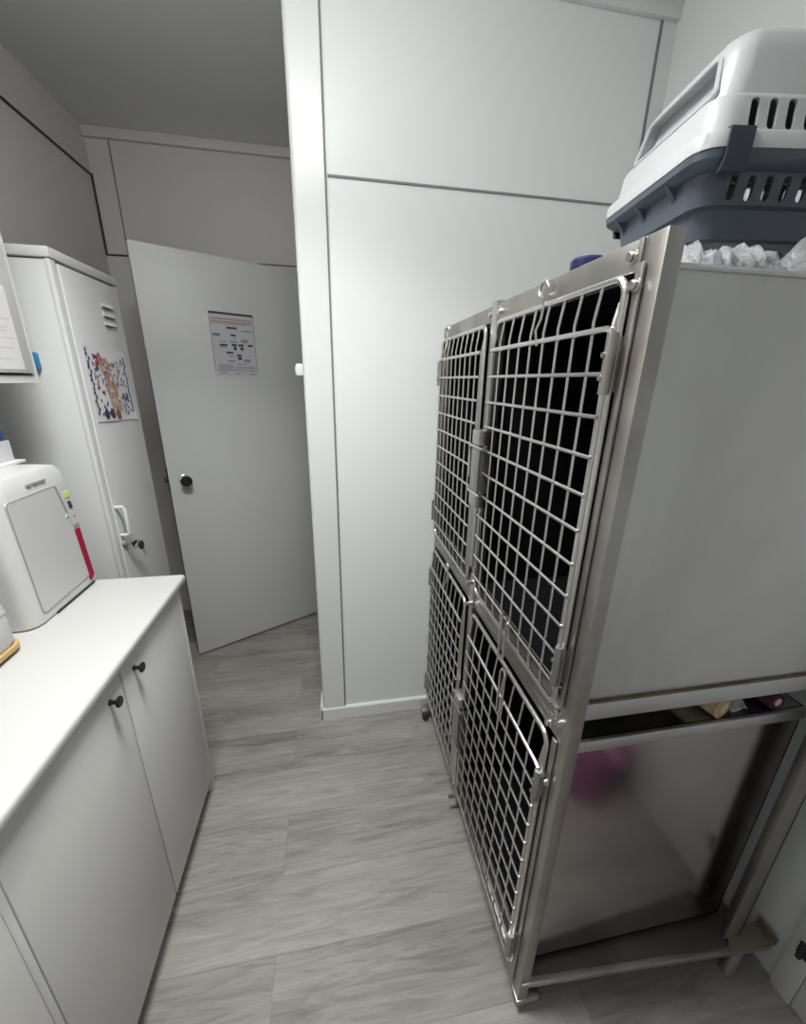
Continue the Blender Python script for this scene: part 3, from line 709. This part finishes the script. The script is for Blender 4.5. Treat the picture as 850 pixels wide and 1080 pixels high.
# recessed window in the end wall
c = MB().prism([(-.098, .178), (.098, .178), (.080, .230), (-.080, .230)], 'x', -hx - .02, -hx + .12).build('cut', 'carrier_top', kt)
boolean(ks, c)
b = MB()
yy = lambda s_: s_
ring = [(-.098, .178), (.098, .178), (.080, .230), (-.080, .230)]
def ex(z): return -hx + .030 + (z - .170) * .19
b.tube([(ex(z) - .001, y, z) for y, z in rpoly(ring, .008)], .0035, 6, closed=True)
A = [b.bm.verts.new((ex(z) + .018, y * 1.02, z)) for y, z in ring]; Bv = [b.bm.verts.new((ex(z) + .022, y * 1.02, z)) for y, z in ring]
for i in range(4):
    b.bm.faces.new((A[i], A[(i + 1) % 4], Bv[(i + 1) % 4], Bv[i]))
b.bm.faces.new(A[::-1]); b.bm.faces.new(Bv)
R = [b.bm.verts.new((ex(z), y, z)) for y, z in ring]
for i in range(4): b.bm.faces.new((R[i], R[(i + 1) % 4], A[(i + 1) % 4], A[i]))
b.build('end_window', 'carrier_top', kt)
# lower tub
outer = [kr(.052, .050, .03, .002), kr(.046, .044, .032, .0), kr(.042, .040, .032, .004), kr(.036, .034, .032, .040), kr(.028, .026, .032, .043), kr(.022, .020, .03, .081), kr(.008, .008, .032, .084), kr(.002, .002, .032, .090), kr(.001, .001, .032, .0995)]
inner = [[(x * (1 - .005 / hx), y * (1 - .005 / hy), z + (.004 if k < 8 else 0)) for x, y, z in r] for k, r in enumerate(outer)]
b = MB()
vo = [[b.bm.verts.new(p) for p in r] for r in outer]; vi = [[b.bm.verts.new(p) for p in r] for r in inner]
for A in (vo, vi):
    for p, q in zip(A[:-1], A[1:]):
        for i in range(n): b.bm.faces.new((p[i], p[(i + 1) % n], q[(i + 1) % n], q[i]))
    b.bm.faces.new(A[0])
for i in range(n): b.bm.faces.new((vo[-1][i], vo[-1][(i + 1) % n], vi[-1][(i + 1) % n], vi[-1][i]))
kb = b.build('lower_tub', 'carrier_base', kt)
c = slot_cutter(xs, .048, .078, .0055).build('cut', 'carrier_base', kt)
boolean(kb, c)
# ribs under the rim of the end wall, side clips
for y in (-.06, .02, .085):
    b = MB().prism([(-hx + .005, .086), (-hx + .028, .086), (-hx + .028, .060)], 'y', y - .004, y + .004)
    b.build('rim_rib', 'carrier_base', kt)
for x in (-hx + .049, hx - .049):
    for s in (-1, 1):
        ys = lambda q: s * q
        prof = [(hy - .006, .1235), (hy + .0035, .1215), (hy + .0035, .086), (hy - .002, .074), (hy - .010, .072), (hy - .010, .077), (hy + .0005, .088), (hy + .0005, .119), (hy - .006, .1215)]
        b = MB().prism([(ys(p), z) for p, z in prof], 'x', x - .017, x + .017)
        b.build('side_clip', 'clip', kt)

# blue-capped tub behind the rail
t = thing('plastic_tub', (.50, .80, 1.643), 'dark blue round tub on the cages behind the top rail, left of the carrier', 'tub'); o = t.location
MB().lathe((.50, .80, 1.643), (0, 0, 1), [(.026, 0), (.028, .004), (.030, .066), (.028, .068)], 28).build('tub_body', 'navy', t, o)
MB().lathe((.50, .80, 1.711), (0, 0, 1), [(.031, 0), (.033, .003), (.033, .015), (.030, .019), (.010, .020)], 28).build('lid', 'navy', t, o)

# crumpled plastic bags on the cage, under and in front of the carrier
def bag(x0, x1, y0, y1, h, seed, label, name='plastic_bag', zb=1.6435):
    r = random.Random(seed)
    from mathutils import noise as nz
    b = MB(); NX, NY = 44, 26
    def hgt(i, j):
        u, v = i / NX, j / NY
        e = min(1, 6 * min(u, 1 - u)) * min(1, 5 * min(v, 1 - v))
        p = Vector((u * 9 + seed * 3.1, v * 5, seed))
        a = abs(nz.noise(p)) * 1.3 + .28 * abs(nz.noise(p * 2.3)) + .05 * nz.noise(p * 5.1)
        return e ** .5 * h * (.45 + .75 * a)
    T = []; B_ = []
    for j in range(NY + 1):
        T.append([]); B_.append([])
        for i in range(NX + 1):
            u, v = i / NX, j / NY
            wob = .012 * nz.noise(Vector((u * 7, v * 7, seed + 9)))
            x = x0 + (x1 - x0) * u + wob; y = y0 + (y1 - y0) * v + (wob * .6 if 0 < j else 0)
            T[-1].append(b.bm.verts.new((x, y, min(zb + .0015 + hgt(i, j), BZ - .0015 if y > (x - cc.x) * math.tan(AX) + cc.y - hy / math.cos(AX) - .004 else 9))))
            B_[-1].append(b.bm.verts.new((x, y, zb)))
    for j in range(NY):
        for i in range(NX):
            b.bm.faces.new((T[j][i], T[j][i + 1], T[j + 1][i + 1], T[j + 1][i])); b.bm.faces.new((B_[j][i], B_[j + 1][i], B_[j + 1][i + 1], B_[j][i + 1]))
    for j in range(NY):
        for i in (0, NX): b.bm.faces.new((T[j][i], T[j + 1][i], B_[j + 1][i], B_[j][i]))
    for i in range(NX):
        for j in (0, NY): b.bm.faces.new((T[j][i], T[j][i + 1], B_[j][i + 1], B_[j][i]))
    o = b.build(name, 'film', ang=60)
    return tag(o, label, 'plastic bag')
bag(.455, .62, .500, .70, .050, 1, 'crumpled clear plastic bag on the cage top under the near corner of the carrier')
bag(.632, .95, .500, .72, .062, 5, 'bigger crumpled clear plastic bag under the carrier towards the right edge')

# pink bucket by the right wall, seen mirrored in the lower steel panel
t = thing('bucket', (.93, .02, 0), 'pink plastic bucket on the floor, seen only mirrored in the lower steel panel', 'bucket'); o = t.location
MB().lathe((.93, .02, 0), (0, 0, 1), [(0, .001), (.098, .001), (.10, .004), (.122, .225), (.128, .228), (.128, .238), (.122, .240), (.119, .236), (.098, .010), (0, .008)], 32).build('bucket_body', 'pink', t, o)
MB().tube([(.93 + .126 * math.cos(PI * k / 14), .02 + .126 * math.sin(PI * k / 14) * .25 - .03, .215 - .09 * math.sin(PI * k / 14)) for k in range(15)], .003, 7).build('handle', 'rod', t, o)

# ------------------------------------------------------------------ lamp of the room (above the aisle, out of frame)
LMX, LMY, LEN, LSPR, LDEP = -.2, .66, 15, 117, .12
lt = thing('unseen_ceiling_light', (LMX, LMY, ZC), 'unseen deep white ceiling light box above the aisle', 'ceiling light'); o = lt.location
MB().box(LMX - .29, LMX + .29, LMY - .17, LMY + .17, ZC - .012, ZC - .0005, .003).build('light_frame', 'lamp_body', lt, o)
MB().box(LMX - .27, LMX + .27, LMY - .155, LMY + .155, ZC - LDEP, ZC - .011, .012, 3).build('deepened_diffuser', 'lamp', lt, o)  # out of view; made deep so its glowing sides brighten ceiling and upper walls
def area(name, loc, size, power, col, rot=(0, 0, 0), spread=180):
    L = bpy.data.lights.new(name, 'AREA'); L.shape = 'RECTANGLE'; L.size = size[0]; L.size_y = size[1]; L.energy = power; L.color = col
    L.spread = math.radians(spread); ob = bpy.data.objects.new(name, L); ob.location = loc; ob.rotation_euler = rot; COL.objects.link(ob); return ob
area('lamp_light', (LMX, LMY, ZC - LDEP - .004), (.5, .28), LEN, (1.0, .995, .97), spread=LSPR)

# ------------------------------------------------------------------ world, camera, view
w = bpy.data.worlds.new('world'); SC.world = w; w.use_nodes = True
w.node_tree.nodes['Background'].inputs['Color'].default_value = (.5, .52, .55, 1); w.node_tree.nodes['Background'].inputs['Strength'].default_value = .05
cam = bpy.data.cameras.new('camera'); co = bpy.data.objects.new('camera', cam); COL.objects.link(co); SC.camera = co
yaw, pitch, rl, f = .1774, -.3218, .0179, 413.1045
cy, sy, cp, sp = math.cos(yaw), math.sin(yaw), math.cos(pitch), math.sin(pitch)
fw = Vector((sy * cp, cy * cp, sp)); rt = Vector((cy, -sy, 0)); upv = rt.cross(fw)
r2 = math.cos(rl) * rt + math.sin(rl) * upv; u2 = -math.sin(rl) * rt + math.cos(rl) * upv
mw = Matrix((r2, u2, -fw)).transposed().to_4x4(); mw.translation = Vector((0, 0, 1.5)); co.matrix_world = mw
cam.sensor_fit = 'HORIZONTAL'; cam.sensor_width = 36; cam.lens = 36 * f / 850; cam.clip_start = .01
vs = SC.view_settings; vs.view_transform = 'Standard'; vs.look = 'None'; vs.gamma = 1; vs.use_curve_mapping = False; vs.exposure = 0
